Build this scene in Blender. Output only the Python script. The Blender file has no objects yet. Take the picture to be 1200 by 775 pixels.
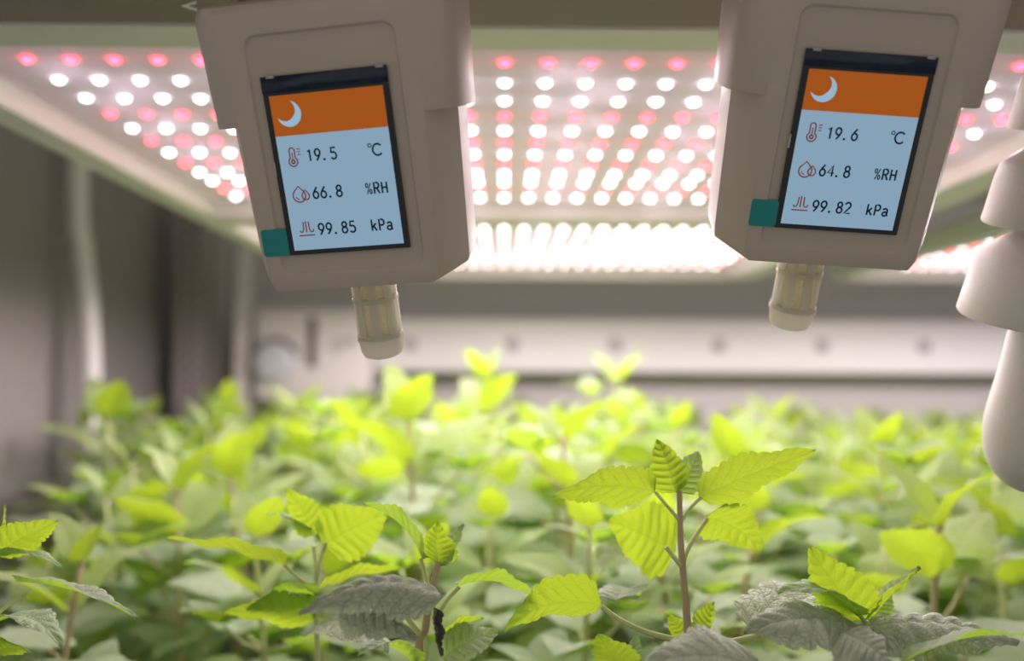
import bpy, bmesh, math, random
from mathutils import Vector, Matrix, Euler
random.seed(11)
S = bpy.context.scene
COL = S.collection
PI = math.pi

# ------------------------------------------------------------------ camera
FPX = 1100.0
pitch, yaw, roll = math.atan(47.5/FPX), math.atan(10/FPX), math.radians(0.25)
F_ = Vector((math.sin(yaw)*math.cos(pitch), math.cos(yaw)*math.cos(pitch), math.sin(pitch)))
R0 = Vector((math.cos(yaw), -math.sin(yaw), 0)); U0 = R0.cross(F_)
R_ = R0*math.cos(roll) + U0*math.sin(roll)
U_ = U0*math.cos(roll) - R0*math.sin(roll)
cd = bpy.data.cameras.new('camera'); cam = bpy.data.objects.new('camera', cd); COL.objects.link(cam)
cam.matrix_world = Matrix(((R_.x, U_.x, -F_.x, 0), (R_.y, U_.y, -F_.y, 0), (R_.z, U_.z, -F_.z, 0), (0, 0, 0, 1)))
cd.sensor_width = 36; cd.lens = FPX/1200*36; cd.sensor_fit = 'HORIZONTAL'
cd.clip_start = 0.01; cd.clip_end = 50
cd.dof.use_dof = True; cd.dof.focus_distance = 0.292; cd.dof.aperture_fstop = 5.2
S.camera = cam

# ------------------------------------------------------------------ light + exposure
W = bpy.data.worlds.new('room_air'); S.world = W; W.use_nodes = True
bg = W.node_tree.nodes['Background']; bg.inputs[0].default_value = (1.0, 0.93, 0.86, 1); bg.inputs[1].default_value = 0.36
WHITE_LED = 14.0
RED_LED = (15.0, 0.5, 0.9)
SCATTER_FILL = .0038  # energy of the added lamps that brighten the boards
BEAM_W = .31         # each downward LED beam, watts
SCREEN = 1.0
S.view_settings.view_transform = 'Standard'; S.view_settings.look = 'None'
S.view_settings.exposure = 0.0; S.view_settings.gamma = 1.0; S.view_settings.use_curve_mapping = False
S.cycles.use_denoising = True
S.cycles.max_bounces = 10; S.cycles.sample_clamp_indirect = 8.0

def at(px, py, Y):
    """world point on the sight line of photo pixel (px, py) at distance Y into the rack"""
    d = R_*((px-600)/FPX) - U_*((py-387.5)/FPX) + F_
    return d*(Y/d.y)

# ------------------------------------------------------------------ helpers
def tag(o, label=None, cat=None, group=None, kind=None):
    if label: o['label'] = label
    if cat: o['category'] = cat
    if group: o['group'] = group
    if kind: o['kind'] = kind
    return o
def empty(name, loc=(0, 0, 0)):
    o = bpy.data.objects.new(name, None); COL.objects.link(o); o.location = loc; o.empty_display_size = .01; return o
def link(name, me, mat=None, parent=None):
    o = bpy.data.objects.new(name, me); COL.objects.link(o)
    if mat: me.materials.clear(); me.materials.append(mat)
    if parent: o.parent = parent
    return o
def obj(name, bm, mat=None, parent=None, smooth=None):
    me = bpy.data.meshes.new(name)
    bmesh.ops.recalc_face_normals(bm, faces=bm.faces) if smooth != 'keep' else None
    bm.to_mesh(me); bm.free()
    if smooth is not None:
        for p in me.polygons: p.use_smooth = True
        if smooth != 'keep': me.set_sharp_from_angle(angle=math.radians(smooth))
    return link(name, me, mat, parent)
def box(bm, x0, x1, y0, y1, z0, z1):
    vs = [bm.verts.new((x, y, z)) for z in (z0, z1) for y in (y0, y1) for x in (x0, x1)]
    for f in ((0, 2, 3, 1), (4, 5, 7, 6), (0, 1, 5, 4), (1, 3, 7, 5), (3, 2, 6, 7), (2, 0, 4, 6)):
        bm.faces.new([vs[i] for i in f])
def bevel_all(bm, w, seg=2):
    bmesh.ops.bevel(bm, geom=list(bm.edges), offset=w, segments=seg, affect='EDGES', profile=.5)
def loft(bm, rings, cap=True):
    R = [[bm.verts.new(p) for p in r] for r in rings]; n = len(R[0])
    for a, b in zip(R, R[1:]):
        for i in range(n): bm.faces.new((a[i], a[(i+1) % n], b[(i+1) % n], b[i]))
    if cap: bm.faces.new(R[0][::-1]); bm.faces.new(R[-1])
def tube(bm, pts, rads, n=10, cap=True):
    pts = [Vector(p) for p in pts]
    if not hasattr(rads, '__len__'): rads = [rads]*len(pts)
    t0 = (pts[1]-pts[0]).normalized(); a = t0.orthogonal().normalized(); rings = []
    for i, p in enumerate(pts):
        t = (pts[min(i+1, len(pts)-1)]-pts[max(i-1, 0)]).normalized()
        a = (a - t*a.dot(t)).normalized(); b = t.cross(a)
        rings.append([p + (a*math.cos(2*PI*k/n)+b*math.sin(2*PI*k/n))*rads[i] for k in range(n)])
    loft(bm, rings, cap)
def lathe(bm, prof, n=40, center=(0, 0, 0)):
    c = Vector(center)
    loft(bm, [[c+Vector((r*math.cos(2*PI*k/n), r*math.sin(2*PI*k/n), z)) for k in range(n)] for r, z in prof])
def bez(a, b, c, n=8):
    return [a*(1-t)**2 + b*2*t*(1-t) + c*t*t for t in [i/n for i in range(n+1)]]

# ------------------------------------------------------------------ materials
def nodes(name):
    m = bpy.data.materials.new(name); m.use_nodes = True; nt = m.node_tree; nt.nodes.clear()
    out = nt.nodes.new('ShaderNodeOutputMaterial')
    return m, nt, out
def N(nt, t, **kw):
    n = nt.nodes.new(t)
    for k, v in kw.items():
        if k in n.inputs.keys() if isinstance(k, str) and not hasattr(n, k) else False: n.inputs[k].default_value = v
        else: setattr(n, k, v)
    return n
def plain(name, col, rough=.5, metal=0.0, noise=0.06, scale=40, bump=0.0, spec=.5, bscale=900, trans=0.0):
    m, nt, out = nodes(name)
    p = nt.nodes.new('ShaderNodeBsdfPrincipled'); p.inputs['Roughness'].default_value = rough
    p.inputs['Metallic'].default_value = metal; p.inputs['Specular IOR Level'].default_value = spec
    tc = nt.nodes.new('ShaderNodeTexCoord')
    nz = nt.nodes.new('ShaderNodeTexNoise'); nz.inputs['Scale'].default_value = scale; nz.inputs['Detail'].default_value = 4
    nt.links.new(tc.outputs['Object'], nz.inputs['Vector'])
    mx = nt.nodes.new('ShaderNodeMix'); mx.data_type = 'RGBA'
    mx.inputs[6].default_value = tuple(c*(1-noise) for c in col)+(1,); mx.inputs[7].default_value = tuple(min(1, c*(1+noise)) for c in col)+(1,)
    nt.links.new(nz.outputs[0], mx.inputs[0]); nt.links.new(mx.outputs[2], p.inputs['Base Color'])
    if bump:
        n2 = nt.nodes.new('ShaderNodeTexNoise'); n2.inputs['Scale'].default_value = bscale
        nt.links.new(tc.outputs['Object'], n2.inputs['Vector'])
        b = nt.nodes.new('ShaderNodeBump'); b.inputs['Strength'].default_value = bump; b.inputs['Distance'].default_value = .0003
        nt.links.new(n2.outputs[0], b.inputs['Height']); nt.links.new(b.outputs[0], p.inputs['Normal'])
    last = p
    if trans:
        tr = nt.nodes.new('ShaderNodeBsdfTranslucent'); nt.links.new(mx.outputs[2], tr.inputs[0])
        ms = nt.nodes.new('ShaderNodeMixShader'); ms.inputs[0].default_value = trans
        nt.links.new(p.outputs[0], ms.inputs[1]); nt.links.new(tr.outputs[0], ms.inputs[2]); last = ms
    nt.links.new(last.outputs[0], out.inputs[0])
    return m
def glow(name, col, s):
    m, nt, out = nodes(name); e = nt.nodes.new('ShaderNodeEmission')
    e.inputs[0].default_value = tuple(col)+(1,); e.inputs[1].default_value = s
    nt.links.new(e.outputs[0], out.inputs[0]); return m

def leaf_mat(name, top, under, trans_col, tmix, vein=.6, rough=.55, vary=.25):
    """leaf with its own colours on the hairy upper face and the paler underside, side veins drawn from the UVs"""
    m, nt, out = nodes(name); L = nt.links
    uv = nt.nodes.new('ShaderNodeUVMap'); sp = nt.nodes.new('ShaderNodeSeparateXYZ'); L.new(uv.outputs[0], sp.inputs[0])
    def M(op, a, b=None, c=None):
        n = nt.nodes.new('ShaderNodeMath'); n.operation = op
        for i, v in enumerate((a, b, c)):
            if v is None: continue
            if isinstance(v, (int, float)): n.inputs[i].default_value = v
            else: L.new(v, n.inputs[i])
        return n.outputs[0]
    av = M('ABSOLUTE', M('SUBTRACT', M('MULTIPLY', sp.outputs[1], 2), 1))      # 0 at midrib, 1 at margin
    ph = M('MULTIPLY', M('SUBTRACT', sp.outputs[0], M('MULTIPLY', av, .22)), 8.0)
    fr = M('ABSOLUTE', M('SUBTRACT', M('FRACT', ph), .5))                      # 0 on a side vein
    side = M('SUBTRACT', 1, M('SMOOTH_MIN', M('MULTIPLY', fr, 9), 1, .2))
    mid = M('SUBTRACT', 1, M('SMOOTH_MIN', M('MULTIPLY', av, 12), 1, .2))
    vor = nt.nodes.new('ShaderNodeTexVoronoi'); vor.feature = 'DISTANCE_TO_EDGE'; vor.inputs['Scale'].default_value = 22
    L.new(uv.outputs[0], vor.inputs['Vector'])
    fine = M('SUBTRACT', 1, M('SMOOTH_MIN', M('MULTIPLY', vor.outputs[0], 9), 1, .3))
    v = M('MAXIMUM', M('MAXIMUM', side, mid), M('MULTIPLY', fine, .45)); v = M('MULTIPLY', v, vein)
    geo = nt.nodes.new('ShaderNodeNewGeometry'); oi = nt.nodes.new('ShaderNodeObjectInfo')
    nz = nt.nodes.new('ShaderNodeTexNoise'); nz.inputs['Scale'].default_value = 45; L.new(geo.outputs['Position'], nz.inputs['Vector'])
    def mix(f, a, b):
        n = nt.nodes.new('ShaderNodeMix'); n.data_type = 'RGBA'
        if isinstance(f, float): n.inputs[0].default_value = f
        else: L.new(f, n.inputs[0])
        for i, q in ((6, a), (7, b)):
            if isinstance(q, tuple): n.inputs[i].default_value = q+(1,)
            else: L.new(q, n.inputs[i])
        return n.outputs[2]
    dark = tuple(c*.55 for c in top)
    topc = mix(v, mix(M('MULTIPLY', nz.outputs[0], vary*2), top, tuple(c*.7 for c in top)), dark)
    undc = mix(v, under, tuple(c*.6 for c in under))
    base = mix(geo.outputs['Backfacing'], topc, undc)
    p = nt.nodes.new('ShaderNodeBsdfPrincipled'); L.new(base, p.inputs['Base Color'])
    p.inputs['Roughness'].default_value = rough; p.inputs['Specular IOR Level'].default_value = .35
    p.inputs['Sheen Weight'].default_value = .25; p.inputs['Sheen Roughness'].default_value = .4
    bp = nt.nodes.new('ShaderNodeBump'); bp.inputs['Strength'].default_value = .6; bp.inputs['Distance'].default_value = .0012
    L.new(M('ADD', M('MULTIPLY', M('SMOOTH_MIN', vor.outputs[0], .12, .1), 5), M('MULTIPLY', M('SUBTRACT', 1, v), .5)), bp.inputs['Height']); L.new(bp.outputs[0], p.inputs['Normal'])
    tr = nt.nodes.new('ShaderNodeBsdfTranslucent')
    L.new(mix(M('MULTIPLY', v, .75), trans_col, tuple(c*.35 for c in trans_col)), tr.inputs[0])
    ms = nt.nodes.new('ShaderNodeMixShader'); ms.inputs[0].default_value = tmix
    L.new(p.outputs[0], ms.inputs[1]); L.new(tr.outputs[0], ms.inputs[2]); L.new(ms.outputs[0], out.inputs[0])
    return m

M = {}
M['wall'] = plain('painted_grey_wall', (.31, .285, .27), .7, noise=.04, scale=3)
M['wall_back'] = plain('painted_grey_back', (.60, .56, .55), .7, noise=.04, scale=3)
M['ceiling'] = plain('dark_grey_steel', (.3, .3, .28), .7)
M['film'] = plain('dark_film', (.12, .12, .16), .35, noise=.35, scale=25, bump=.4, bscale=60)
M['white_metal'] = plain('white_powder_coat', (.72, .71, .68), .45, noise=.02)
M['rail'] = plain('rail_white_coat', (.92, .89, .88), .5, noise=.02)
M['hole'] = plain('rail_hole_grey', (.45, .44, .44), .7)
M['beam'] = plain('brown_grey_beam', (.25, .19, .185), .6, noise=.08)
M['board'] = plain('led_board_pink_lit', (.93, .76, .95), .6, noise=.03, scale=30, spec=.15)  # white board; LED glow put into its colour as a pink tint
M['abs'] = plain('cream_plastic', (.52, .455, .37), .42, noise=.015, scale=60, bump=.12, bscale=1800)
M['shield'] = plain('shield_cream_plastic', (.68, .64, .58), .5, noise=.01, bump=.15, bscale=1200)
M['probe'] = plain('filter_translucent_white', (.90, .88, .80), .35, noise=.02, trans=.6)
M['mesh'] = plain('filter_inner_mesh', (.80, .78, .62), .6, noise=.2, scale=1500, trans=.6)
M['black'] = plain('black_glass', (.008, .012, .018), .15)
M['navy'] = plain('dark_navy_strip', (.01, .025, .05), .3, noise=.7, scale=500)
M['teal'] = plain('teal_tape', (.0, .27, .26), .35, noise=.1)
M['dark'] = plain('dark_rubber', (.07, .065, .06), .6)
M['brass'] = plain('brown_brass', (.35, .24, .14), .4, metal=.6)
M['paintwhite'] = plain('white_paint', (.85, .82, .8), .6)
M['post'] = plain('grey_brown_steel', (.36, .32, .30), .55, noise=.1)
M['strip'] = plain('beige_steel', (.50, .46, .42), .55)
M['boxw'] = plain('offwhite_box', (.72, .67, .64), .5)
M['dial'] = plain('grey_dial', (.55, .55, .58), .3)
M['stem'] = plain('stem_brown_green', (.56, .47, .27), .55, noise=.35, scale=120, trans=.2)
M['stemg'] = plain('stem_pale_green', (.66, .70, .36), .55, noise=.2, scale=120, trans=.3)
M['leaf'] = leaf_mat('leaf_green', (.52, .62, .42), (.34, .52, .14), (.50, .78, .05), .40, vein=.35)
M['young'] = leaf_mat('leaf_young', (.50, .64, .26), (.38, .58, .06), (.48, .66, .03), .45, vein=.32)
M['aged'] = leaf_mat('leaf_greyed', (.76, .84, .64), (.25, .34, .14), (.42, .52, .22), .28, vein=.6)
M['deadleaf'] = leaf_mat('leaf_dead', (.16, .14, .10), (.14, .12, .09), (.1, .1, .03), .05)
M['lcd'] = glow('screen_blue_white', (.235, .36, .475), SCREEN)
M['orange'] = glow('screen_orange', (.35, .085, .012), SCREEN)
M['moon'] = glow('screen_moon', (.30, .46, .60), SCREEN)
M['ink'] = glow('screen_dark_text', (.008, .016, .028), SCREEN)
M['redink'] = glow('screen_red_lines', (.15, .04, .035), SCREEN)
M['led_w'] = glow('white_led_light', (1, .97, .93), WHITE_LED)
M['led_r'] = glow('red_led_light', RED_LED, 1.0)

# ------------------------------------------------------------------ the setting
XL, XR, YB, ZF, ZC = -.60, 1.25, 1.75, -.25, .27
def struct(name, mat, *b):
    bm = bmesh.new(); box(bm, *b); return tag(obj(name, bm, mat), kind='structure')
struct('wall_left', M['wall'], XL-.03, XL, .95, YB+.03, ZF-.03, .75)  # front part left out to let room light reach this wall
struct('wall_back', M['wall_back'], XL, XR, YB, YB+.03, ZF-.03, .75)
struct('wall_right', M['wall'], XR, XR+.03, .10, YB+.03, ZF-.03, ZC)
struct('ceiling', M['ceiling'], -.27, XR, .26, 1.45, ZC, ZC+.03)  # shape cut short at the left to let room light onto the wall
bm = bmesh.new()
nx, ny = 90, 80
grid = [[bm.verts.new((XL+(XR-XL)*i/nx, .02+(YB-.02)*j/ny, ZF+.0035*math.sin(i*1.7+j*.6)*math.sin(j*1.3-i*.4)+random.uniform(-.001, .001)-.004)) for i in range(nx+1)] for j in range(ny+1)]
for j in range(ny):
    for i in range(nx): bm.faces.new((grid[j][i], grid[j][i+1], grid[j+1][i+1], grid[j+1][i]))
for e in [bm.faces[:]]:
    r = bmesh.ops.extrude_face_region(bm, geom=e); bmesh.ops.translate(bm, verts=[v for v in r['geom'] if isinstance(v, bmesh.types.BMVert)], vec=(0, 0, -.03))
fl = tag(obj('floor', bm, M['film'], smooth=50), kind='structure')

# front cross beam of the rack, over the sensors
bm = bmesh.new(); box(bm, -.46, .50, .245, .350, .1302, .165); bevel_all(bm, .0015)
beam = obj('rack_beam', bm, M['beam'])
tag(beam, 'dark brown-grey rack beam across the top, above both white sensors', 'beam')
# small white arrow painted below the beam
a0 = at(213, 6, .330); bm = bmesh.new()
def flat(bm, pts, z0, z1):
    lo = [bm.verts.new((p[0], p[1], z0)) for p in pts]; hi = [bm.verts.new((p[0], p[1], z1)) for p in pts]
    n = len(pts); bm.faces.new(lo[::-1]); bm.faces.new(hi)
    for i in range(n): bm.faces.new((lo[i], lo[(i+1) % n], hi[(i+1) % n], hi[i]))
q = [at(x, y, 1) for x, y in ((213, 7), (230, 1), (230, 4), (219, 7), (231, 10), (231, 12.5))]
q = [p*(.1300/p.z) for p in q]
flat(bm, [(p.x, p.y) for p in q], .1298, .1303)
obj('arrow_mark', bm, M['paintwhite'], beam)['label'] = 'white painted arrow mark'

# white slotted rail along the back wall
rx0, rx1 = at(430, 400, 1.68).x-.22, at(1300, 400, 1.68).x
zt, zb = at(700, 374, 1.64).z, at(700, 436.5, 1.64).z
bm = bmesh.new(); box(bm, rx0, rx1, 1.64, YB-.0005, zb, zt); bevel_all(bm, .004)
rail = obj('wall_rail', bm, M['rail'], smooth=40)
tag(rail, 'long white horizontal rail with a row of round holes on the back wall', 'rail')
for hx in (480, 600, 721, 842, 963, 1083, 1203):
    p = at(hx, 404.5+(hx-700)*.004, 1.64); bm = bmesh.new()
    tube(bm, [(p.x, 1.6385, p.z), (p.x, 1.6402, p.z)], .0125, 24)
    obj('hole', bm, M['hole'], rail)

# perforated post, two strips, box with dial
def slab(name, mat, x0, x1, y0, y1, Y, depth, zbot=None, parent=None, bev=.002, smooth=40):
    a, b = at(x0, y0, Y), at(x1, y1, Y); bm = bmesh.new()
    box(bm, a.x, b.x, Y, Y+depth, b.z if zbot is None else zbot, a.z); bevel_all(bm, bev)
    return obj(name, bm, mat, parent, smooth)
post = slab('slotted_post', M['post'], 207, 246, 225, 0, 1.60, .05, ZF+.0005)
tag(post, 'dark perforated steel rack post in the back left corner', 'post')
for k in range(17):
    p = at(226, 250+k*14.5, 1.60); bm = bmesh.new()
    for dx in (-.010, .010): box(bm, p.x+dx-.004, p.x+dx+.004, 1.5985, 1.6003, p.z-.006, p.z+.006)
    obj('slot', bm, M['dark'], post)
s1 = slab('upright_strip', M['strip'], 250, 268, 235, 0, 1.66, .02, ZF+.0005)
tag(s1, 'narrow beige upright strip right beside the dark perforated post', 'upright strip')
s2 = slab('upright_channel', M['boxw'], 276, 298, 290, 0, 1.58, .03, ZF+.0005)
tag(s2, 'pale upright channel just left of the white box with a dial', 'upright channel')
bx = slab('control_box', M['boxw'], 300, 434, 362, 470, 1.56, .0795, bev=.005)
tag(bx, 'off-white control box with a round dial and dark slit on the back wall', 'control box')
p = at(323, 425, 1.56); bm = bmesh.new(); lathe(bm, [(.034, 0), (.034, .012), (.028, .016), (.020, .018), (.0, .018)], 32)
bmesh.ops.rotate(bm, verts=bm.verts, matrix=Matrix.Rotation(PI/2, 3, 'X')); bmesh.ops.translate(bm, verts=bm.verts, vec=(p.x, 1.5602, p.z))
d_ = obj('dial', bm, M['dial'], bx, 40)
bm = bmesh.new()
tube(bm, [(p.x+.037*math.cos(t), 1.557, p.z+.037*math.sin(t)) for t in [PI*.08+PI*.8*i/16 for i in range(17)]], .005, 8); obj('dial_bezel', bm, M['dark'], bx, 60)
slab('slit', M['dark'], 361, 370, 372, 431, 1.557, .004, parent=bx, bev=.001)
for cx_, cy_ in ((395, 404), (411, 400)):
    p = at(cx_, cy_, 1.56); bm = bmesh.new(); tube(bm, [(p.x, 1.558, p.z), (p.x, 1.5602, p.z)], .011, 24); obj('button', bm, M['strip'], bx, 40)

# white hose hanging at the left wall
pts = [at(91, 150, 1.25), at(92, 215, 1.25), at(97, 290, 1.25), at(104, 360, 1.25), at(107, 440, 1.25), at(106, 540, 1.25), at(104, 640, 1.25)]
pts[0].z = .70; pts.append(Vector((pts[-1].x, 1.25, ZF)))
cu = []
for i in range(len(pts)-1):
    p0, p1, p2, p3 = pts[max(i-1, 0)], pts[i], pts[i+1], pts[min(i+2, len(pts)-1)]
    for k in range(6):
        t = k/6; cu.append(.5*((2*p1)+(p2-p0)*t+(2*p0-5*p1+4*p2-p3)*t*t+(3*p1-p0-3*p2+p3)*t**3))
cu.append(pts[-1])
bm = bmesh.new(); tube(bm, cu, .0122, 16)
tag(obj('hanging_hose', bm, M['paintwhite'], smooth=60), 'white hose hanging straight down in front of the grey left wall', 'hose')

# ------------------------------------------------------------------ LED panels
LENS = .0017
def dome(r):
    bm = bmesh.new(); n = 10; rings = []
    for k in range(3):
        a = PI/2*k/2.4; rings.append([(r*math.cos(a)*math.cos(2*PI*i/n), r*math.cos(a)*math.sin(2*PI*i/n), -.0006-LENS*math.sin(a)) for i in range(n)])
    loft(bm, rings); bmesh.ops.recalc_face_normals(bm, faces=bm.faces); me = bpy.data.meshes.new('led'); bm.to_mesh(me); bm.free()
    return me
dw, dr = dome(.0026), dome(.0026); dw.materials.append(M['led_w']); dr.materials.append(M['led_r'])
PAT = 'RWWRWRWRWWRW'
def led_panel(x0, x1, y0, y1, rims, row0, rows, cols, label, keep, power, blend):
    root = empty('led_panel', ((x0+x1)/2, (y0+y1)/2, .13)); tag(root, label, 'grow light', 'LED grow light panels')
    o = root.location
    lr, rr, fr, br = rims
    bm = bmesh.new(); box(bm, x0+lr*.9-o.x, x1-rr*.9-o.x, y0+fr*.9-o.y, y1-br*.9-o.y, .0125, .0160); obj('board', bm, M['board'], root)
    bm = bmesh.new(); zb_, zt_ = 0, .022
    A = [(x0, x0+lr, y0, y1), (x1-rr, x1, y0, y1), (x0+lr, x1-rr, y0, y0+fr), (x0+lr, x1-rr, y1-br, y1)]
    outer = [(x0, y0), (x1, y0), (x1, y1), (x0, y1)]; inner = [(x0+lr, y0+fr), (x1-rr, y0+fr), (x1-rr, y1-br), (x0+lr, y1-br)]
    vo = [[bm.verts.new((p[0]-o.x, p[1]-o.y, z)) for p in outer] for z in (zb_, zt_)]
    vi = [[bm.verts.new((p[0]-o.x, p[1]-o.y, z)) for p in inner] for z in (zb_, zt_)]
    for i in range(4):
        j = (i+1) % 4
        bm.faces.new((vo[0][i], vo[0][j], vo[1][j], vo[1][i])); bm.faces.new((vi[0][j], vi[0][i], vi[1][i], vi[1][j]))
        bm.faces.new((vo[0][j], vo[0][i], vi[0][i], vi[0][j])); bm.faces.new((vo[1][i], vo[1][j], vi[1][j], vi[1][i]))
    bmesh.ops.bevel(bm, geom=list(bm.edges), offset=.0012, segments=2, affect='EDGES'); obj('frame', bm, M['white_metal'], root, 40)
    bm = bmesh.new(); box(bm, x0+.004-o.x, x1-.004-o.x, y0+.004-o.y, y1-.004-o.y, .0222, .026); obj('back_plate', bm, M['white_metal'], root)
    spots = []
    for j in range(rows):
        for x in cols:
            y = row0+.0305*j
            p = Vector((x, y, .14)); pp = FPX*p.x/y+590; py = 435-FPX*.14/y
            hid = (215 < pp < 560 and py < 335) or (830 < pp < 1140) or pp < -10 or pp > 1210
            spots.append((hid, abs(pp-600)*.2+py*keep, x, y, PAT[j % 12]))
    spots.sort()
    for k, (_, _, x, y, c) in enumerate(spots[:100]):
        l = bpy.data.objects.new('white_led' if c == 'W' else 'red_led', dw if c == 'W' else dr); COL.objects.link(l); l.parent = root
        l.location = (x-o.x, y-o.y, .0125)
    for c, nm, mat in (('W', 'white_led_array', M['led_w']), ('R', 'red_led_array', M['led_r'])):
        bm = bmesh.new()
        for (_, _, x, y, cc) in spots[100:]:
            if cc != c: continue
            n = 8; rings = []
            for k in range(3):
                a = PI/2*k/2.4; rings.append([(x-o.x+.0026*math.cos(a)*math.cos(2*PI*i/n), y-o.y+.0026*math.cos(a)*math.sin(2*PI*i/n), .0119-LENS*math.sin(a)) for i in range(n)])
            loft(bm, rings)
        tag(obj(nm, bm, mat, root), kind='stuff')
    # the downward beams of the light strips
    xs = cols[2::4]; 
    for j in range(0, rows, 3):
        for i, x in enumerate(xs):
            ld = bpy.data.lights.new('led_beam', 'SPOT'); ld.energy = BEAM_W*power; ld.spot_size = math.radians(178); ld.spot_blend = blend
            ld.shadow_soft_size = .004; ld.color = (1, .90, .95)
            lo = bpy.data.objects.new('led_beam', ld); COL.objects.link(lo); lo.parent = root
            lo.location = (x+(.0099 if j % 2 else 0)-o.x, row0+.0305*(j+.25)-o.y, .0085)
    # added point lamps standing in for lens scatter, to brighten the board
    for j in range(0, rows):
        for i in range(j % 2, len(cols), 2):
            if j % 2 and i % 4 == 1 or not j % 2 and i % 4 == 0:
                ld = bpy.data.lights.new('scatter_fill', 'POINT'); ld.energy = SCATTER_FILL; ld.shadow_soft_size = .002; ld.color = (1, .86, .96)
                lo = bpy.data.objects.new('scatter_fill', ld); COL.objects.link(lo); lo.parent = root
                lo.location = (cols[i]+.0099-o.x, row0+.0305*(j+.5)-o.y, -.002)
    return root
C1 = [.0199*n for n in range(-11, 15)]
led_panel(-.269, .349, .3505, .820, (.0216, .040, .0255, .020), .4266, 12, C1, 'nearest LED grow light panel of white and red dots, behind both sensors', 1, 1.15, 1.0)
led_panel(-.269, .349, .830, 1.315, (.0216, .040, .020, .020), .900, 12, C1, 'far LED grow light panel, its back edge above the white wall rail', -1, 1.65, .3)
led_panel(.462, 1.06, .830, 1.315, (.022, .022, .020, .020), .900, 12, [.495+.0199*n for n in range(27)], 'right LED grow light panel, partly hidden by the right sensor and shield', -1, 1.65, .3)

# ------------------------------------------------------------------ sensors
MM = .001
def rrect(x0, x1, z0, z1, r, n=6):
    out = []
    for cx_, cz_, a0_ in ((x1-r, z1-r, 0), (x0+r, z1-r, 90), (x0+r, z0+r, 180), (x1-r, z0+r, 270)):
        for k in range(n+1):
            a = math.radians(a0_+90*k/n); out.append((cx_+r*math.cos(a), cz_+r*math.sin(a)))
    return out
def prism(bm, poly, y0, y1):
    a = [bm.verts.new((x, y0, z)) for x, z in poly]; b = [bm.verts.new((x, y1, z)) for x, z in poly]; n = len(poly)
    bm.faces.new(a); bm.faces.new(b[::-1])
    for i in range(n): bm.faces.new((a[i], b[i], b[(i+1) % n], a[(i+1) % n]))
def temp(bm):
    bmesh.ops.recalc_face_normals(bm, faces=bm.faces); me = bpy.data.meshes.new('t'); bm.to_mesh(me); bm.free(); o = bpy.data.objects.new('t', me); COL.objects.link(o); return o

def housing_mesh():
    # head: half profile (x, depth) mirrored; widest halfway back
    half = [(25, 0), (31, .5), (35, 1.8), (37.6, 4.2), (39.2, 8), (40.3, 14), (40.0, 23), (37, 30), (30, 34)]
    prof = [(-x, y) for x, y in half[::-1]] + half
    head = bmesh.new()
    rings = []
    for z, s, dy in ((12.8, .975, 0), (30, .995, 0), (42, 1.01, 0), (45, 1.0, .5), (47, .97, 2.0), (48, .93, 4.5)):
        rings.append([Vector((x*s, max(y, dy), z))*MM for x, y in prof])
    loft(head, rings)
    ho = temp(head)
    low = bmesh.new(); rings = []
    for z, w, w2, y0 in ((-37.6, 25.0, 33.5, 0), (-34.5, 26.8, 34.0, 0), (11.5, 28.4, 35.6, 0), (16, 28.4, 35.6, 0)):
        ring = []
        for x, y in ((-w, 0), (w, 0), (w2, 13), (w2, 26), (w2-4, 31), (-w2+4, 31), (-w2, 26), (-w2, 13)):
            zz = z + (y*.25 if z < -30 else 0)
            ring.append(Vector((x, y, zz))*MM)
        rings.append(ring)
    loft(low, rings); lo = temp(low)
    cut = bmesh.new(); loft(cut, [[Vector((x, yy, z))*MM for x, z in rrect(-22.6+q, 23.0-q, -32.3+q, 38.4-q, 3.8-q*.5)] for yy, q in ((-1.0, -.4), (0, 0), (.9, .6))]); co = temp(cut)
    for o2, op in ((lo, 'UNION'), (co, 'DIFFERENCE')):
        m = ho.modifiers.new('b', 'BOOLEAN'); m.object = o2; m.operation = op; m.solver = 'EXACT'
    b = ho.modifiers.new('v', 'BEVEL'); b.width = .45*MM; b.segments = 3; b.limit_method = 'ANGLE'; b.angle_limit = math.radians(28); b.use_clamp_overlap = True
    dg = bpy.context.evaluated_depsgraph_get(); dg.update()
    me = bpy.data.meshes.new_from_object(ho.evaluated_get(dg), depsgraph=dg)
    for o2 in (ho, lo, co): bpy.data.objects.remove(o2)
    for p in me.polygons: p.use_smooth = True
    me.set_sharp_from_angle(angle=math.radians(38))
    me.name = 'housing'
    return me
HOUSING = housing_mesh()

def stroke(bm, pts, w, yy=-.00014, closed=False):
    pts = [Vector((p[0], p[1])) for p in pts]; n = len(pts); L = []
    for i in range(n):
        a = pts[(i-1) % n] if (closed or i) else pts[i]; b = pts[(i+1) % n] if (closed or i < n-1) else pts[i]
        t = (b-a).normalized(); nn = Vector((-t.y, t.x))
        L.append([bm.verts.new((p.x, yy, p.y)) for p in (pts[i]+nn*w/2, pts[i]-nn*w/2)])
    for i in range(n if closed else n-1):
        j = (i+1) % n; bm.faces.new((L[i][0], L[j][0], L[j][1], L[i][1]))
def circ(cx_, cz_, r, a0_=0, a1_=360, n=18):
    return [(cx_+r*math.cos(math.radians(a0_+(a1_-a0_)*k/n)), cz_+r*math.sin(math.radians(a0_+(a1_-a0_)*k/n))) for k in range(n+1)]
def ell(cx_, cz_, rx, rz, a0_=0, a1_=360, n=16):
    return [(cx_+rx*math.cos(math.radians(a0_+(a1_-a0_)*k/n)), cz_+rz*math.sin(math.radians(a0_+(a1_-a0_)*k/n))) for k in range(n+1)]
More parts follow.
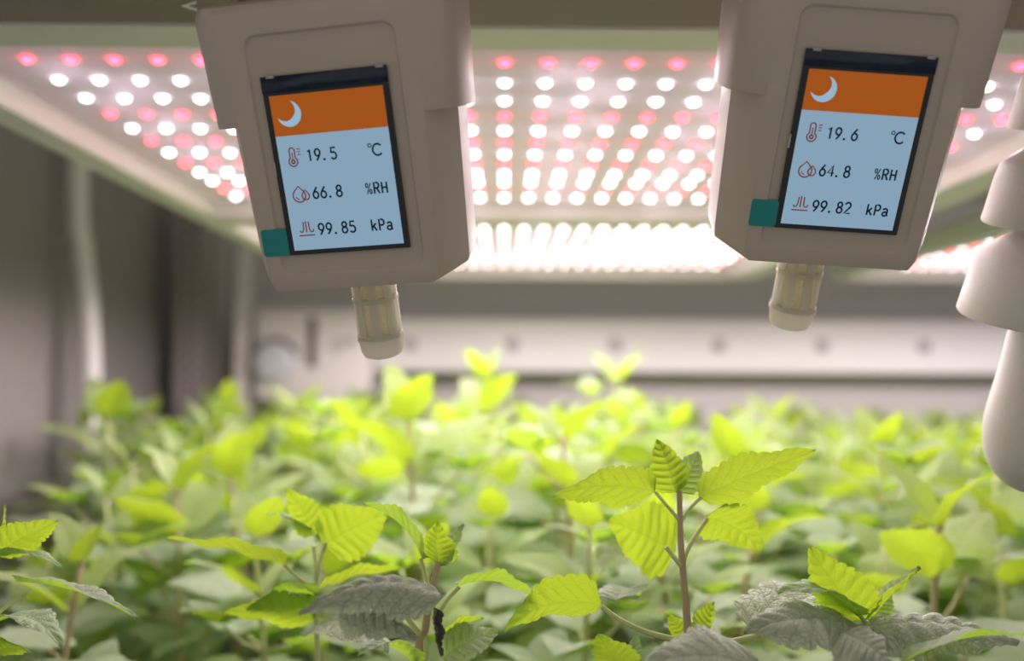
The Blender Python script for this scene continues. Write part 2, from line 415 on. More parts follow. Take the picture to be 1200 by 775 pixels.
# thin display lettering as pen strokes in a cell 0.6 wide and 1 high; (points, closed)
GLYPH = {
 '1': [([(.12, .80), (.33, .98), (.33, 0)], 0)],
 '2': [(ell(.3, .72, .26, .27, 165, -25, 12)+[(.04, 0.02), (.58, 0.02)], 0)],
 '4': [([(.44, 0), (.44, .98), (.03, .30), (.60, .30)], 0)],
 '5': [([(.54, .97), (.13, .97), (.09, .55)]+ell(.29, .31, .27, .29, 115, -150, 14), 0)],
 '6': [(ell(.30, .30, .25, .29), 1), ([(.46, .98), (.22, .66), (.07, .42)], 0)],
 '8': [(ell(.30, .26, .25, .25), 1), (ell(.30, .75, .21, .22), 1)],
 '9': [(ell(.30, .68, .25, .29), 1), ([(.53, .58), (.40, .30), (.16, 0)], 0)],
 '.': [(ell(.14, .05, .035, .035, n=8), 1)],
 '%': [([(.50, .98), (.10, .0)], 0), (ell(.13, .77, .10, .19), 1), (ell(.47, .21, .10, .19), 1)],
 'R': [([(.07, 0), (.07, .97), (.30, .97)]+ell(.32, .73, .20, .24, 80, -90, 10)+[(.07, .49)], 0), ([(.30, .49), (.56, 0)], 0)],
 'H': [([(.07, 0), (.07, .98)], 0), ([(.53, 0), (.53, .98)], 0), ([(.07, .5), (.53, .5)], 0)],
 'k': [([(.09, 0), (.09, 1.02)], 0), ([(.50, .68), (.10, .27)], 0), ([(.25, .42), (.54, 0)], 0)],
 'P': [([(.07, 0), (.07, .97), (.30, .97)]+ell(.32, .72, .22, .25, 80, -90, 10)+[(.07, .47)], 0)],
 'a': [([(.08, .56)]+ell(.29, .48, .21, .20, 140, 0, 8)+[(.50, .12), (.56, 0)], 0), (ell(.28, .19, .21, .18), 1)],
 'C': [(ell(.36, .49, .34, .48, 42, 318, 22), 0)],
}
def text_mesh(bm, s, x, z, pitch, h, w=.56):
    """characters in equal cells, flat on the display"""
    for i, ch in enumerate(s):
        for pts, closed in GLYPH.get(ch, []):
            if closed: pts = pts[:-1]
            stroke(bm, [(x+(i+.5)*pitch+(a-.30)*pitch*1.32, z+b*h) for a, b in pts], (w if ch != '%' else .34)*MM, closed=bool(closed))
def sc(pts, s=MM): return [(x*s, z*s) for x, z in pts]

def sensor(T, Rm, vals, label, cable):
    root = empty('climate_sensor'); root.matrix_world = Matrix.Translation(T) @ Matrix(Rm).to_4x4()
    tag(root, label, 'sensor', 'hanging climate sensors')
    link('housing', HOUSING, M['abs'], root)
    fy = .9*MM                                               # face of the recessed panel
    bm = bmesh.new(); prism(bm, sc([(-19, -26.4), (19, -26.4), (19, 26.4), (-19, 26.4)]), -.1*MM, fy+.3*MM)
    scr = obj('screen', bm, M['black'], root); scr['label'] = 'black framed display'
    def part(name, bm, mat, y=-.1*MM): 
        o = obj(name, bm, mat, scr, 'keep'); o.location = (0, y, 0); return o
    bm = bmesh.new(); prism(bm, sc([(-19.1, 21.8), (19.1, 21.8), (19.1, 26.5), (-19.1, 26.5)]), -.05*MM, .2*MM); part('top_strip', bm, M['navy'])
    bm = bmesh.new()
    for x in (-17.2, 15.8): prism(bm, sc([(x, 25.9), (x+2.4, 25.9), (x+2.4, 26.7), (x, 26.7)]), -.1*MM, .2*MM)
    part('foil_edge', bm, M['strip'])
    def rect(x0, x1, z0, z1, y):
        bm = bmesh.new(); v = [bm.verts.new((x*MM, y, z*MM)) for x, z in ((x0, z0), (x1, z0), (x1, z1), (x0, z1))]; bm.faces.new(v); return bm
    part('display_area', rect(-17.3, 17.3, -25.0, 9.35, -.06*MM), M['lcd'])
    part('header_band', rect(-17.3, 17.3, 9.35, 21.0, -.06*MM), M['orange'])
    # crescent moon
    bm = bmesh.new(); c1 = (-12.0, 15.6); R1 = 3.75
    outer = [(c1[0]+R1*math.cos(math.radians(a)), c1[1]+R1*math.sin(math.radians(a))) for a in range(-165, 76, 8)]
    e0, e1 = outer[0], outer[-1]; inner = []
    mx_, mz_ = c1[0]+.95, c1[1]-1.05
    for k in range(1, 30):
        t = k/30; ang = math.radians(75-240*t); rr = R1*(1-.62*math.sin(PI*t)**.9)
        inner.append((c1[0]+rr*math.cos(ang), c1[1]+rr*math.sin(ang)))
    o_ = outer[::-1]; inn = inner
    prev = None
    n_ = len(outer)
    for k in range(n_-1):
        ta, tb = k/(n_-1), (k+1)/(n_-1)
        def q(t, inn_):
            ang = math.radians(75-240*t); rr = R1*(1-(.62*math.sin(PI*t)**.9 if inn_ else 0)); return (c1[0]+rr*math.cos(ang), c1[1]+rr*math.sin(ang))
        P4 = [q(ta, 0), q(tb, 0), q(tb, 1), q(ta, 1)]
        vv = [bm.verts.new((x*MM, -.1*MM, z*MM)) for x, z in P4]; bm.faces.new(vv)
    bmesh.ops.remove_doubles(bm, verts=bm.verts, dist=1e-7)
    part('moon_icon', bm, M['moon'])
    # icons
    w = .42*MM
    bm = bmesh.new()
    stroke(bm, sc([(-13.8, 2.6), (-13.8, 4.9)]+circ(-13.0, 5.0, .8, 180, 0, 8)+[(-12.2, 2.6)]+circ(-13.0, 1.7, 1.35, 50, -230, 18)), w, closed=True)
    stroke(bm, sc(circ(-13.0, 1.7, .5)), .5*MM); stroke(bm, sc([(-13, 2), (-13, 4.4)]), .35*MM)
    for k in range(3): stroke(bm, sc([(-11.4, 5.3-k*.8), (-10.4+(k == 0)*.1, 5.3-k*.8)]), .3*MM)
    part('temperature_icon', bm, M['redink'])
    bm = bmesh.new()
    stroke(bm, sc([(-12.9, -5.6)]+circ(-12.9, -8.4, 1.95, 35, -215, 20)), w, closed=True)
    stroke(bm, sc([(-10.9, -6.8)]+circ(-10.9, -8.6, 1.15, 35, -215, 14)), w, closed=True)
    stroke(bm, sc(circ(-12.9, -8.4, 1.1, 190, 270, 6)), .3*MM)
    part('humidity_icon', bm, M['redink'])
    bm = bmesh.new()
    for k in range(3):
        x = -14.2+k*1.5
        stroke(bm, sc([(x+1.1, -16.4), (x+.95, -18.6), (x+.6, -19.4), (x, -19.5), (x-.3, -18.9)] if k == 0 else ([(x+.3, -16.2), (x+.3, -19.6)] if k == 1 else [(x-.3, -16.4), (x-.2, -18.9), (x+.2, -19.5), (x+.9, -19.4), (x+1.1, -18.7)])), w)
    stroke(bm, sc([(-14.9, -20.5), (-9.9, -20.5)]), .4*MM)
    part('pressure_icon', bm, M['redink'])
    rows = ((vals[0], 1.5, None), (vals[1], -9.6, '%RH'), (vals[2], -20.6, 'kPa'))
    for (s, z, u), nm in zip(rows, ('temperature_reading', 'humidity_reading', 'pressure_reading')):
        bm = bmesh.new(); text_mesh(bm, s, -8.9*MM, z*MM, 2.45*MM, 3.45*MM)
        if u: text_mesh(bm, u, 7.7*MM, z*MM, 2.4*MM, 3.35*MM)
        else:
            text_mesh(bm, 'C', 11.3*MM, z*MM, 3.3*MM, 3.4*MM); stroke(bm, sc(circ(10.9, 4.5, .5, n=14)), .3*MM)
        part(nm, bm, M['ink'])
    # teal pull tab folded over the panel edge
    bm = bmesh.new(); prism(bm, sc(rrect(-27.2, -18.9, -26.3, -18.0, .9, 4)), -.35*MM, .02*MM)
    o = obj('pull_tab', bm, M['teal'], root, 40); o['label'] = 'teal plastic tab'
    bm = bmesh.new(); box(bm, -19.4*MM, -18.9*MM, -.2*MM, .9*MM, -2*MM, 2*MM); obj('clip', bm, M['strip'], root)
    # filter probe: cap, rings, slotted cage around the inner mesh
    px_, py_ = -1.2*MM, 21*MM
    z0 = -31*MM; zr1 = -46.5*MM; zr2 = -59.0*MM; ze = -66.5*MM; r = 7.4*MM
    bm = bmesh.new(); lathe(bm, [(r*.99, z0), (r, -36.5*MM), (r, -38.2*MM)], 40, (px_, py_, 0)); pr = obj('filter_probe', bm, M['probe'], root, 40)
    bm = bmesh.new(); n = 8
    for k in range(n):
        a = 2*PI*(k+.25)/n; hw = .20
        ring = []
        for z in (z0, zr2-1*MM):
            ring.append([Vector((px_+rr*math.cos(a+s*hw), py_+rr*math.sin(a+s*hw), z)) for rr, s in ((r, -1), (r, -.33), (r, .33), (r, 1), (r-1.2*MM, 1), (r-1.2*MM, -1))])
        loft(bm, ring)
    obj('cage_bars', bm, M['probe'], pr, 40)
    for zz, rr in ((zr1, r+.25*MM), (zr2, r+.3*MM)):
        bm = bmesh.new(); lathe(bm, [(rr-.6*MM, zz+.9*MM), (rr, zz+.6*MM), (rr, zz-.6*MM), (rr-.6*MM, zz-.9*MM)], 40, (px_, py_, 0)); obj('ring', bm, M['probe'], pr, 40)
    bm = bmesh.new(); lathe(bm, [(r+.5*MM, zr2-.5*MM), (r+.5*MM, zr2-1.3*MM), (r, zr2-2*MM), (r-.35*MM, ze+2.2*MM), (r-1.1*MM, ze+.6*MM), (r-2.2*MM, ze), (.0002, ze-.1*MM)], 40, (px_, py_, 0)); obj('cap', bm, M['probe'], pr, 40)
    bm = bmesh.new(); lathe(bm, [(r-1.5*MM, z0), (r-1.5*MM, zr2-.6*MM)], 32, (px_, py_, 0)); obj('inner_filter', bm, M['mesh'], pr, 40)
    # stem that holds the sensor to the beam
    inv = root.matrix_world.inverted(); a = inv @ Vector(cable); b = Vector((cable[0], cable[1], .1300)); b = inv @ b
    bm = bmesh.new(); tube(bm, [a, a.lerp(b, .35), b], 8*MM, 20); st = obj('mounting_stem', bm, M['brass'], root, 50); st['label'] = 'brown brass mounting stem'
    return root
_p = None
def rodr(r):
    r = Vector(r); t = r.length; return Matrix.Rotation(t, 3, r)
POSE1 = ((0.33873, -0.07949, -0.17610), (-0.04951, 0.27476, 0.06079))
POSE2 = ((0.43859, 0.06105, 0.00945), (0.10327, 0.27414, 0.06714))
T1 = Vector(POSE1[1]); T2 = Vector(POSE2[1])
R1m, R2m = rodr(POSE1[0]), rodr(POSE2[0])
c1_ = T1 + R1m @ Vector((-.020, .014, .044)); c2_ = T2 + R2m @ Vector((0, .014, .044))
sensor(T1, R1m, ('19.5', '66.8', '99.85'), 'left white climate sensor, its screen reading 66.8 percent humidity', c1_)
sensor(T2, R2m, ('19.6', '64.8', '99.82'), 'right white climate sensor, its screen reading 64.8 percent humidity', c2_)

# ------------------------------------------------------------------ stacked shield at the right edge
def shield():
    k = .292*MM*.98                                  # metres per photo pixel at this distance
    base = at(1235, 385, .312)
    root = empty('radiation_shield', base)
    tag(root, 'cream stack of bell-shaped cups hanging at the right edge of the frame', 'radiation shield')
    root.rotation_euler = (math.radians(17), 0, math.radians(0))
    cs = 1/math.cos(math.radians(12))
    def Z(py): return (385-py)*k*cs
    def cup(top, sh, bot, rn, rs, rb):
        bm = bmesh.new()
        outer = [(rn, Z(top)), (rn+(rs-rn)*.45, Z(top+(sh-top)*.38)), (rn+(rs-rn)*.85, Z(top+(sh-top)*.75)), (rs, Z(sh)), (rs+(rb-rs)*.3, Z(sh+(bot-sh)*.2)), (rb, Z(bot-3)), (rb-1.5, Z(bot)), (rb-5, Z(bot-1)), (rb-9, Z(bot-12)), (rn-3, Z(sh))]
        lathe(bm, [(r*k, z) for r, z in outer], 56); obj('cup', bm, M['shield'], root, 50)
    cup(-20, 10, 62, 35, 48, 56)
    cup(72, 95, 163, 38, 66, 78)
    cup(176, 203, 267, 46, 80, 92)
    cup(276, 305, 372, 54, 92, 106)
    bm = bmesh.new(); lathe(bm, [(34*k, Z(-22)), (34*k, Z(330))], 40); obj('core', bm, M['shield'], root, 40)
    bm = bmesh.new(); pr = [(44, 360), (48, 400), (52, 440), (57.5, 478), (60, 505), (58, 532), (50, 555), (35, 573), (17, 583), (.5, 586)]; fine = []
    for i in range(len(pr)-1):
        q0, q1, q2, q3 = [Vector(pr[max(0, min(len(pr)-1, i+d))]) for d in (-1, 0, 1, 2)]
        fine += [.5*((2*q1)+(q2-q0)*t+(2*q0-5*q1+4*q2-q3)*t*t+(3*q1-q0-3*q2+q3)*t**3) for t in (0, .25, .5, .75)]
    fine.append(Vector(pr[-1])); lathe(bm, [(max(.3, v.x)*k, Z(v.y)) for v in fine], 64); obj('bulb', bm, M['shield'], root, 60)
    bm = bmesh.new()
    tube(bm, [(0, 0, Z(-21)), (0, 0, Z(-21)+.004)], 8*MM, 20); obj('mounting_stem', bm, M['shield'], root, 40)
    return root
shield()

# ------------------------------------------------------------------ plants
UPV = Vector((0, 0, 1))
def leaf(bm, B, T, N_, Wd, arch=.12, fold=.25, teeth=9, bull=.0008, nu=36, nv=12, droop=0.0, wave=0.0, org=Vector((0, 0, 0)), twist=0.0):
    """one scalloped leaf from base B to tip T, upper face towards N_; writes uv (along, across)"""
    uvl = bm.loops.layers.uv.verify()
    B, T = Vector(B), Vector(T); ax = T-B; L = ax.length; t0 = ax.normalized()
    N_ = Vector(N_).normalized(); N_ = (N_-t0*N_.dot(t0))
    N_ = N_.normalized() if N_.length > 1e-4 else t0.orthogonal().normalized()
    side = t0.cross(N_)
    rows = []
    for i in range(nu+1):
        u = i/nu
        c = B + ax*u + N_*(arch*L*4*u*(1-u)) - N_*(droop*L*u*u*u)
        du = ax + N_*(arch*L*4*(1-2*u)) - N_*(3*droop*L*u*u)
        tg = du.normalized(); nl = side.cross(tg).normalized()
        sd = side
        if twist: sd = (side*math.cos(twist*u)+nl*math.sin(twist*u)); nl = sd.cross(tg).normalized()
        sh = (math.sin(PI*min(1, u**.58*.985+.015))**.78) if u < 1 else 0
        sh *= (1 if u > .06 else (.25+.75*u/.06))
        w = Wd/2*max(sh, .02)
        tooth = .19*abs(math.sin(PI*teeth*u))**.55
        ro = []
        for j in range(nv+1):
            s = -1+2*j/nv; a = abs(s)
            ww = w*(1+(tooth if a > .99 else tooth*.45*(a > .8)) - .08)
            e = fold*a
            z = ww*a*math.sin(e) - .10*ww*a**3
            b = bull*(abs(math.sin(PI*8*(u-.11*a)))**.7)*(math.sin(PI*min(1, a*1.02))**.5 if a < .98 else 0)
            b += wave*Wd*a*a*math.sin(2*PI*2.3*u+(1.3 if s > 0 else 0))
            p = c + sd*(s*ww*math.cos(e)) + nl*(z+b) - tg*(ww*.18*a*a*(1 if u > .1 else 0))*0
            ro.append(bm.verts.new(p-org))
        rows.append(ro)
    for i in range(nu):
        for j in range(nv):
            f = bm.faces.new((rows[i][j], rows[i][j+1], rows[i+1][j+1], rows[i+1][j])); f.smooth = True
            for l, (a, b) in zip(f.loops, ((i, j), (i, j+1), (i+1, j+1), (i+1, j))): l[uvl].uv = (a/nu, b/nv)

def fix_up(bm, N_):
    bm.faces.ensure_lookup_table()
    s = Vector((0, 0, 0)); bm.normal_update()
    for f in bm.faces: s += f.normal*f.calc_area()
    if s.dot(Vector(N_)) < 0: bmesh.ops.reverse_faces(bm, faces=bm.faces)

def hero(name, label, stems, leaves, base_xy=None, group='catnip plants in the front row'):
    """stems: [(points px,py,Y..), radius0, radius1, mat]; leaves: dicts in photo pixels with their own depth"""
    p0 = stems[0][0][0]; b = at(*p0); by = base_xy[1] if base_xy else b.y+.01
    bx_ = base_xy[0] if base_xy else b.x
    root = empty(name, (bx_, by, ZF)); org = root.location.copy()
    tag(root, label, 'plant', group)
    first = True
    for pts, r0, r1, mat in stems:
        P = [at(*q) for q in pts]
        if first: P = [Vector((bx_, by, ZF))]+[Vector((bx_, by, ZF)).lerp(P[0], .5)+Vector((.002, 0, 0))]+P
        n = len(P); bm = bmesh.new()
        # smooth
        cu = []
        for i in range(n-1):
            q0, q1, q2, q3 = P[max(i-1, 0)], P[i], P[i+1], P[min(i+2, n-1)]
            for k in range(5):
                t = k/5; cu.append(.5*((2*q1)+(q2-q0)*t+(2*q0-5*q1+4*q2-q3)*t*t+(3*q1-q0-3*q2+q3)*t**3))
        cu.append(P[-1]); cu = [c-org for c in cu]
        tube(bm, cu, [.72*r0+.72*(r1-r0)*i/(len(cu)-1) for i in range(len(cu))], 10)
        obj('stem' if first else 'leaf_stalk', bm, M[mat], root, 60); first = False
    for lf in leaves:
        B, T = at(*lf['b']), at(*lf['t']); Nn = Vector(lf.get('n', (0, 0, 1)))
        bm = bmesh.new()
        leaf(bm, B, T, Nn, lf['w']*MM, lf.get('arch', .1), lf.get('fold', .25), lf.get('teeth', 10), lf.get('bull', .0006)*1.1, 110, 20, lf.get('droop', 0), lf.get('wave', .03), org, lf.get('tw', 0))
        fix_up(bm, Nn - (T-B).normalized()*Nn.dot((T-B).normalized()))
        o = obj('leaf', bm, M[lf.get('m', 'leaf')], root, 'keep')
        if lf.get('label'): o['label'] = lf['label']
    return root

# P1: the tall sharp plant right of the middle
hero('catnip_plant', 'tall sharp plant right of centre with a reddish stem and glowing top leaves',
 [([(806, 752, .30), (802, 690, .30), (798, 640, .30), (797, 612, .30), (796, 575, .30)], .0021, .0012, 'stem'),
  ([(798, 612, .30), (785, 597, .299), (768, 577, .298)], .0008, .0007, 'stemg'),
  ([(798, 612, .30), (808, 597, .299), (822, 583, .298)], .0008, .0007, 'stemg'),
  ([(800, 662, .30), (808, 640, .303), (829, 608, .306)], .0011, .0009, 'stemg'),
  ([(799, 665, .30), (791, 655, .298), (780, 641, .296)], .0010, .0009, 'stemg'),
  ([(803, 752, .30), (760, 742, .298), (727, 727, .297), (705, 711, .296)], .0013, .0010, 'stemg'),
  ([(803, 757, .30), (850, 753, .295), (892, 744, .29)], .0012, .0010, 'stemg')],
 [dict(b=(768, 577, .298), t=(649, 584, .285), w=19, n=(.1, .75, .66), arch=.10, fold=.12, m='young', teeth=11),
  dict(b=(820, 584, .298), t=(957, 531, .29), w=23, n=(-.2, .70, .70), arch=.03, fold=.15, m='young', teeth=12, droop=-.02),
  dict(b=(792, 578, .299), t=(770, 514, .303), w=13, n=(-.25, .95, .1), arch=-.08, fold=.35, m='young', teeth=8, bull=.0007),
  dict(b=(796, 578, .301), t=(818, 530, .315), w=10, n=(.5, -.2, .8), arch=.05, fold=.3, m='leaf', teeth=7),
  dict(b=(828, 608, .306), t=(893, 646, .310), w=20, n=(.3, .75, .5), arch=.14, fold=.15, m='young', teeth=8),
  dict(b=(705, 710, .296), t=(593, 742, .290), w=21, n=(.15, .75, .62), arch=.18, fold=.35, m='young', teeth=9),
  dict(b=(722, 706, .312), t=(748, 700, .345), w=16, n=(.0, .3, .9), arch=.1, m='leaf'),
  dict(b=(888, 745, .29), t=(985, 700, .31), w=30, n=(-.25, -.35, .9), arch=.14, fold=.1, m='aged'),
  dict(b=(790, 648, .33), t=(712, 612, .34), w=28, n=(.1, .88, .35), arch=.1, fold=.1, m='young', teeth=7),
  dict(b=(822, 752, .30), t=(838, 706, .306), w=13, n=(-.5, .8, .3), arch=.05, m='young', teeth=8),
  dict(b=(806, 756, .302), t=(782, 722, .305), w=9, n=(.4, .8, .3), m='young', teeth=7),
  dict(b=(900, 792, .262), t=(752, 782, .256), w=31, n=(.05, -.42, .9), arch=.15, fold=-.1, m='aged', teeth=12)], base_xy=(.0595, .305))

# P2: sharp plant left of the middle, with curled leaves
hero('catnip_plant', 'sharp plant left of centre with drooping grey curled leaves and a dead leaf',
 [([(491, 775, .29), (498, 740, .29), (504, 700, .29), (511, 672, .29), (514, 658, .29)], .0023, .0011, 'stem'),
  ([(503, 692, .29), (498, 672, .289), (493, 655, .288)], .0008, .0007, 'stemg'),
  ([(511, 726, .29), (522, 706, .291), (538, 688, .292)], .0010, .0009, 'stemg'),
  ([(496, 748, .29), (480, 728, .287), (468, 704, .283)], .0014, .0011, 'stemg')],
 [dict(b=(514, 664, .29), t=(512, 612, .285), w=12.5, n=(.35, .9, .1), arch=-.06, fold=.45, m='young', teeth=7, bull=.0009),
  dict(b=(519, 664, .291), t=(545, 616, .294), w=11, n=(-.75, -.45, .5), arch=.05, fold=.3, m='leaf', teeth=7, bull=.0009),
  dict(b=(495, 656, .288), t=(425, 592, .300), w=17, n=(.55, .35, .75), arch=.12, fold=.45, m='leaf', teeth=11),
  dict(b=(536, 688, .292), t=(624, 700, .298), w=19, n=(.1, .40, .9), arch=.13, fold=.3, m='leaf', teeth=9),
  dict(b=(519, 700, .276), t=(352, 722, .262), w=17, n=(.12, -.40, .85), arch=.20, fold=-.8, m='aged', teeth=9, bull=.0013, wave=.05, label='grey leaf curled downwards'),
  dict(b=(400, 712, .284), t=(486, 752, .272), w=16, n=(.25, -.55, .75), arch=.17, fold=-.6, m='aged', teeth=8, bull=.0015, wave=.06),
  dict(b=(508, 712, .282), t=(516, 770, .280), w=6, n=(.7, -.7, .1), arch=-.06, fold=1.1, m='deadleaf', teeth=5, bull=.0014, wave=.15, label='shrivelled dark dead leaf'),
  dict(b=(519, 772, .295), t=(584, 742, .300), w=16, n=(-.15, -.55, .85), arch=.1, m='leaf', teeth=8),
  dict(b=(520, 745, .30), t=(567, 726, .305), w=10, n=(0, .5, .85), arch=.12, m='young'),
  dict(b=(486, 780, .289), t=(420, 770, .28), w=18, n=(.0, .2, .95), arch=.25, m='leaf')])

# P3: plant behind and left of P2
hero('catnip_plant', 'slightly blurred plant with bright glowing leaves behind the curled grey leaves',
 [([(371, 740, .345), (371, 700, .345), (371, 665, .345), (368, 640, .345)], .0016, .0011, 'stemg'),
  ([(371, 680, .345), (376, 655, .343), (382, 637, .342)], .0011, .0009, 'stemg'),
  ([(371, 690, .345), (350, 678, .338), (333, 662, .334)], .0010, .0008, 'stemg')],
 [dict(b=(378, 640, .342), t=(452, 604, .336), w=22, n=(.1, .88, .35), arch=.10, fold=.1, m='young', teeth=9),
  dict(b=(368, 628, .345), t=(334, 574, .345), w=14, n=(.3, .9, .2), arch=.08, m='young', teeth=8),
  dict(b=(366, 622, .346), t=(312, 604, .355), w=18, n=(.2, .1, .95), arch=.08, m='leaf'),
  dict(b=(336, 662, .334), t=(195, 632, .320), w=25, n=(.12, .38, .92), arch=.03, fold=.22, m='young', teeth=11),
  dict(b=(372, 700, .345), t=(290, 715, .335), w=24, n=(.0, .33, .94), arch=.16, m='leaf'),
  dict(b=(374, 690, .345), t=(470, 668, .36), w=18, n=(.0, .5, .86), arch=.06, m='young'),
  dict(b=(368, 730, .345), t=(262, 722, .330), w=24, n=(.2, .75, .6), arch=.1, m='young', teeth=10),
  dict(b=(374, 735, .34), t=(455, 765, .32), w=26, n=(-.1, -.3, .9), arch=.2, m='aged')])

# P4: plant cut by the left edge
hero('catnip_plant', 'plant cut off by the left edge, its leaves reaching in beside the grey wall',
 [([(-22, 775, .31), (-20, 720, .31), (-16, 668, .31), (-14, 640, .31)], .0020, .0011, 'stemg'),
  ([(-18, 735, .31), (6, 712, .305), (30, 697, .300)], .0010, .0008, 'stemg')],
 [dict(b=(-8, 652, .31), t=(67, 612, .300), w=13, n=(-.15, .80, .55), arch=.05, m='young', teeth=10),
  dict(b=(-12, 640, .31), t=(4, 592, .312), w=10, n=(.8, .5, .3), m='young'),
  dict(b=(-10, 655, .308), t=(72, 668, .300), w=13, n=(.1, .22, .95), arch=.12, m='leaf', teeth=9),
  dict(b=(18, 682, .300), t=(160, 726, .292), w=19, n=(.15, .24, .95), arch=.06, fold=.3, m='leaf', teeth=11),
  dict(b=(-14, 735, .31), t=(72, 760, .300), w=19, n=(.15, .05, .98), arch=.20, m='leaf', teeth=9),
  dict(b=(-12, 768, .30), t=(34, 768, .295), w=14, n=(.0, .6, .8), arch=.14, m='young')])

# P5: young shoot in the lower right corner over broad grey leaves
hero('catnip_plant', 'low plant in the lower right corner, a young shoot over broad grey leaves',
 [([(1016, 790, .29), (1017, 760, .29), (1018, 730, .29)], .0020, .0012, 'stemg'),
  ([(1018, 735, .29), (1008, 722, .289), (998, 712, .288)], .0010, .0007, 'stemg')],
 [dict(b=(1013, 729, .289), t=(948, 641, .287), w=18, n=(.35, .88, .35), arch=-.05, fold=.25, m='young', teeth=11, bull=.0008),
  dict(b=(1020, 729, .290), t=(1080, 667, .287), w=13, n=(-.65, .25, .70), arch=.04, fold=.5, m='young', teeth=9, bull=.0011),
  dict(b=(1019, 727, .294), t=(1040, 690, .300), w=11, n=(-.3, -.7, .6), arch=.04, fold=.3, m='leaf', teeth=8, bull=.001),
  dict(b=(1003, 722, .288), t=(912, 697, .282), w=20, n=(.15, .02, .97), arch=.17, fold=.2, m='leaf', teeth=10),
  dict(b=(1000, 742, .288), t=(916, 722, .292), w=19, n=(.1, -.25, .9), arch=.14, m='leaf', teeth=8),
  dict(b=(1004, 740, .285), t=(872, 744, .268), w=28, n=(.05, -.36, .92), arch=.12, fold=-.15, m='aged', bull=.0012, wave=.05, teeth=10),
  dict(b=(1008, 738, .287), t=(1192, 757, .280), w=25, n=(-.05, -.20, .97), arch=.10, fold=-.25, m='aged', bull=.0014, wave=.04, teeth=12),
  dict(b=(988, 742, .270), t=(1045, 786, .262), w=26, n=(.3, -.45, .8), arch=.12, fold=-.1, m='aged', teeth=8),
  dict(b=(1058, 778, .265), t=(1235, 752, .262), w=22, n=(-.05, .28, .95), arch=.10, m='leaf', teeth=12)])
# small pair of leaves at the bottom between P2 and P1
hero('catnip_seedling', 'small shoot with two little leaves at the bottom edge left of the reddish stem',
 [([(736, 800, .285), (735, 785, .285)], .0012, .0009, 'stemg')],
 [dict(b=(733, 790, .285), t=(700, 744, .280), w=14, n=(.3, .9, .25), arch=-.03, m='young', teeth=9),
  dict(b=(737, 790, .287), t=(748, 744, .292), w=11, n=(-.7, -.3, .5), arch=.03, m='leaf', teeth=8)])

# ---- all plants further back: a few kinds, copied one by one
def plant_kind(seed, H, nodes_, spread, big):
    rnd = random.Random(seed); bms = bmesh.new(); bml = bmesh.new(); bmy = bmesh.new()
    lean = Vector((rnd.uniform(-.02, .02), rnd.uniform(-.02, .02), 0))
    def sp(t): return Vector((0, 0, H*t)) + lean*t*t
    tube(bms, [sp(i/8) for i in range(9)], [.0024-.0012*i/8 for i in range(9)], 7)
    a = rnd.uniform(0, PI)
    for k in range(nodes_):
        t = .22+.74*k/(nodes_-1); top = k >= nodes_-2
        P = sp(t); a += PI/2+rnd.uniform(-.25, .25)
        Lf = big*(1.05-.55*max(0, (t-.55)/.45))*rnd.uniform(.85, 1.15)
        for s in (0, PI):
            an = a+s+rnd.uniform(-.2, .2); h = Vector((math.cos(an), math.sin(an), 0))
            up = rnd.uniform(.15, .5)+(1.0 if k == nodes_-1 else (.35 if top else 0))
            d = (h+UPV*up).normalized(); pet = .012*(1-.6*(top))+(.006 if not top else 0)
            B = P+d*pet; tube(bms, [P, P+d*pet*.5+UPV*.001, B], [.0009, .0008, .0007], 5)
            d2 = (h+UPV*(up*.5-rnd.uniform(.0, .35)) if not top else h+UPV*up*.8).normalized()
            T = B+d2*Lf; nn = UPV-h*rnd.uniform(-.1, .35)*(1 if not top else 2)+Vector((rnd.uniform(-.3, .3), rnd.uniform(-.3, .3), 0))
            bb = bmesh.new(); leaf(bb, B, T, nn, Lf*rnd.uniform(.55, .68), rnd.uniform(.05, .16), rnd.uniform(.0, .4), 8, .0008, 22, 8, 0, rnd.uniform(0, .05))
            fix_up(bb, nn); me = bpy.data.meshes.new('t'); bb.to_mesh(me); bb.free()
            (bmy if (top or rnd.random() < .07) else bml).from_mesh(me); bpy.data.meshes.remove(me)
        # short side shoots with small leaves
        if .3 < t < .85 and rnd.random() < .8:
            an = a+PI/2+rnd.uniform(-.4, .4); h = Vector((math.cos(an), math.sin(an), 0)); E = P+(h+UPV*.8).normalized()*spread*rnd.uniform(.5, 1)
            tube(bms, [P, P.lerp(E, .5)+UPV*-.002, E], [.0012, .001, .0008], 5)
            for s in range(4):
                an2 = an+s*PI/2+.4; h2 = Vector((math.cos(an2), math.sin(an2), .45)).normalized(); Lf2 = big*.55*rnd.uniform(.8, 1.1)
                bb = bmesh.new(); leaf(bb, E+h2*.003, E+h2*Lf2, UPV, Lf2*.6, .1, .2, 7, .0006, 16, 6); fix_up(bb, UPV)
                me = bpy.data.meshes.new('t'); bb.to_mesh(me); bb.free(); (bmy if s < 1 else bml).from_mesh(me); bpy.data.meshes.remove(me)
    def mk(bm, nm, mat):
        me = bpy.data.meshes.new(nm); bm.to_mesh(me); bm.free(); me.materials.append(mat)
        for p in me.polygons: p.use_smooth = True
        return me
    return (H, mk(bms, 'stem', M['stemg'] if seed % 2 else M['stem']), mk(bml, 'foliage', M['leaf']), mk(bmy, 'young_leaves', M['young']))
KINDS = [plant_kind(3+i, .19, 6+(i % 2), .045, .056+.006*(i % 3)) for i in range(7)]
ZONES = {}
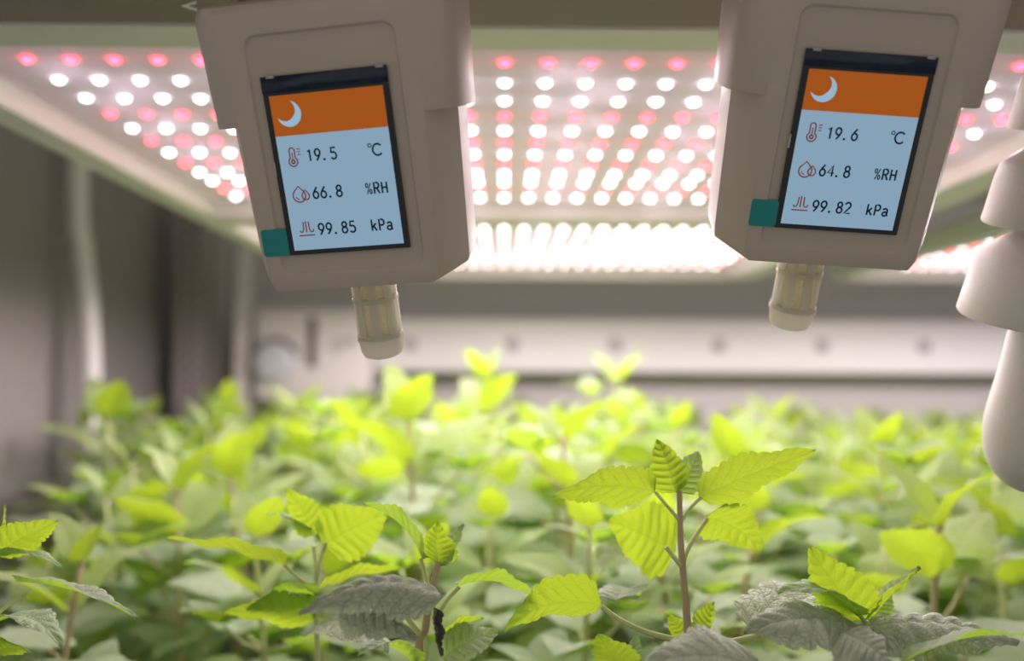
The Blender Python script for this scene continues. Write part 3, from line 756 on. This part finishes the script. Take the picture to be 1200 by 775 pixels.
COLS = [(75, 'against the grey wall left of the white hose'), (150, 'around the white hose'), (215, 'just left of the dark rack post'), (300, 'below the dark rack post'), (420, 'below the control box'),
        (510, 'below the left probe'), (600, 'just right of the left probe'), (700, 'left of the tall sharp plant'), (800, 'in line with the tall sharp plant'),
        (880, 'under the left side of the right sensor'), (960, 'below the right probe'), (1080, 'right of the right probe'), (1180, 'left of the hanging bulb'), (9999, 'under the hanging bulb at the right edge')]
ROWS = [(.50, 'soft plant right behind the sharp ones'), (.66, 'blurred plant in the second rows back'), (.90, 'blurred plant halfway back'), (1.20, 'very blurred plant in the rear half'), (9, 'very blurred plant in the last rows')]
def zone(px, Y):
    return next(t for a, t in ROWS if Y < a), next(t for a, t in COLS if px < a)
def bg_plant(x, y, H, rz, kind, lab=None):
    h0, ms, ml, my = KINDS[kind]
    r = empty('catnip_plant', (x, y, ZF)); px = FPX*x/y+590; z = zone(px, y)
    r.rotation_euler = (random.uniform(-.06, .06), random.uniform(-.06, .06), rz); s = H/h0; r.scale = (max(.9, min(1.15, s)),)*2+(s,)
    tag(r, lab or z[0]+', '+z[1], 'plant', None if lab else z[0].replace('plant', 'plants')+', '+z[1])
    for nm, me in (('stem', ms), ('foliage', ml), ('young_leaves', my)):
        o = bpy.data.objects.new(nm, me); COL.objects.link(o); o.parent = r
    return r
tall = [(716, 437, .98, 'tall blurred shoot standing up right of centre against the white rail'),
        (568, 434, .90, 'tall blurred shoot beside the left probe tip against the white rail'),
        (148, 478, .80, 'tall blurred plant crossing the white hose at the left'),
        (676, 500, .56, 'blurred plant with bright yellow top just left of the tall sharp plant'),
        (1040, 512, .60, 'blurred plant with a yellow top standing right of the right probe tip'),
        (492, 474, .62, 'blurred plant with a bright yellow forked top below the left probe'),
        (350, 470, .85, 'blurred plant with pale leaves under the control box dial'),
        (270, 466, 1.0, 'blurred plant in front of the pale upright channel')]
occ = []
for i, (px, py, Y, lab) in enumerate(tall):
    p = at(px, py, Y); bg_plant(p.x, Y, p.z-ZF-.004, random.uniform(0, 6.3), i % 7, lab); occ.append((p.x, Y))
heroes = [(.0595, .305), (-.03, .30), (-.07, .35), (-.165, .32), (.11, .30), (.035, .29)]
y = .44; n = 0
while y < 1.62:
    step = .076+.012*(y-.44)
    x = -.40-random.uniform(0, step)
    lim = min(1.05, .56*y+.10)
    while x < lim:
        xx, yy = x+random.uniform(-.018, .018), y+random.uniform(-.018, .018)
        x += step
        pxx = FPX*xx/yy+590
        if pxx < -70 or pxx > 1275 or (pxx < 95 and yy > .8): continue
        if any((xx-a)**2+(yy-b)**2 < .0024 for a, b in occ): continue
        if xx < -.30 and yy < .62: continue
        H = .192+random.uniform(-.022, .020)
        if yy < .54: H -= .022
        if yy > 1.2: H -= .008
        if xx > .28: H -= .018
        if pxx < 105: H = min(H, .25-(650-435)/1100*yy)
        bg_plant(xx, yy, H, random.uniform(0, 6.3), random.randrange(7)); occ.append((xx, yy)); n += 1
    y += .078
print('background plants', n)
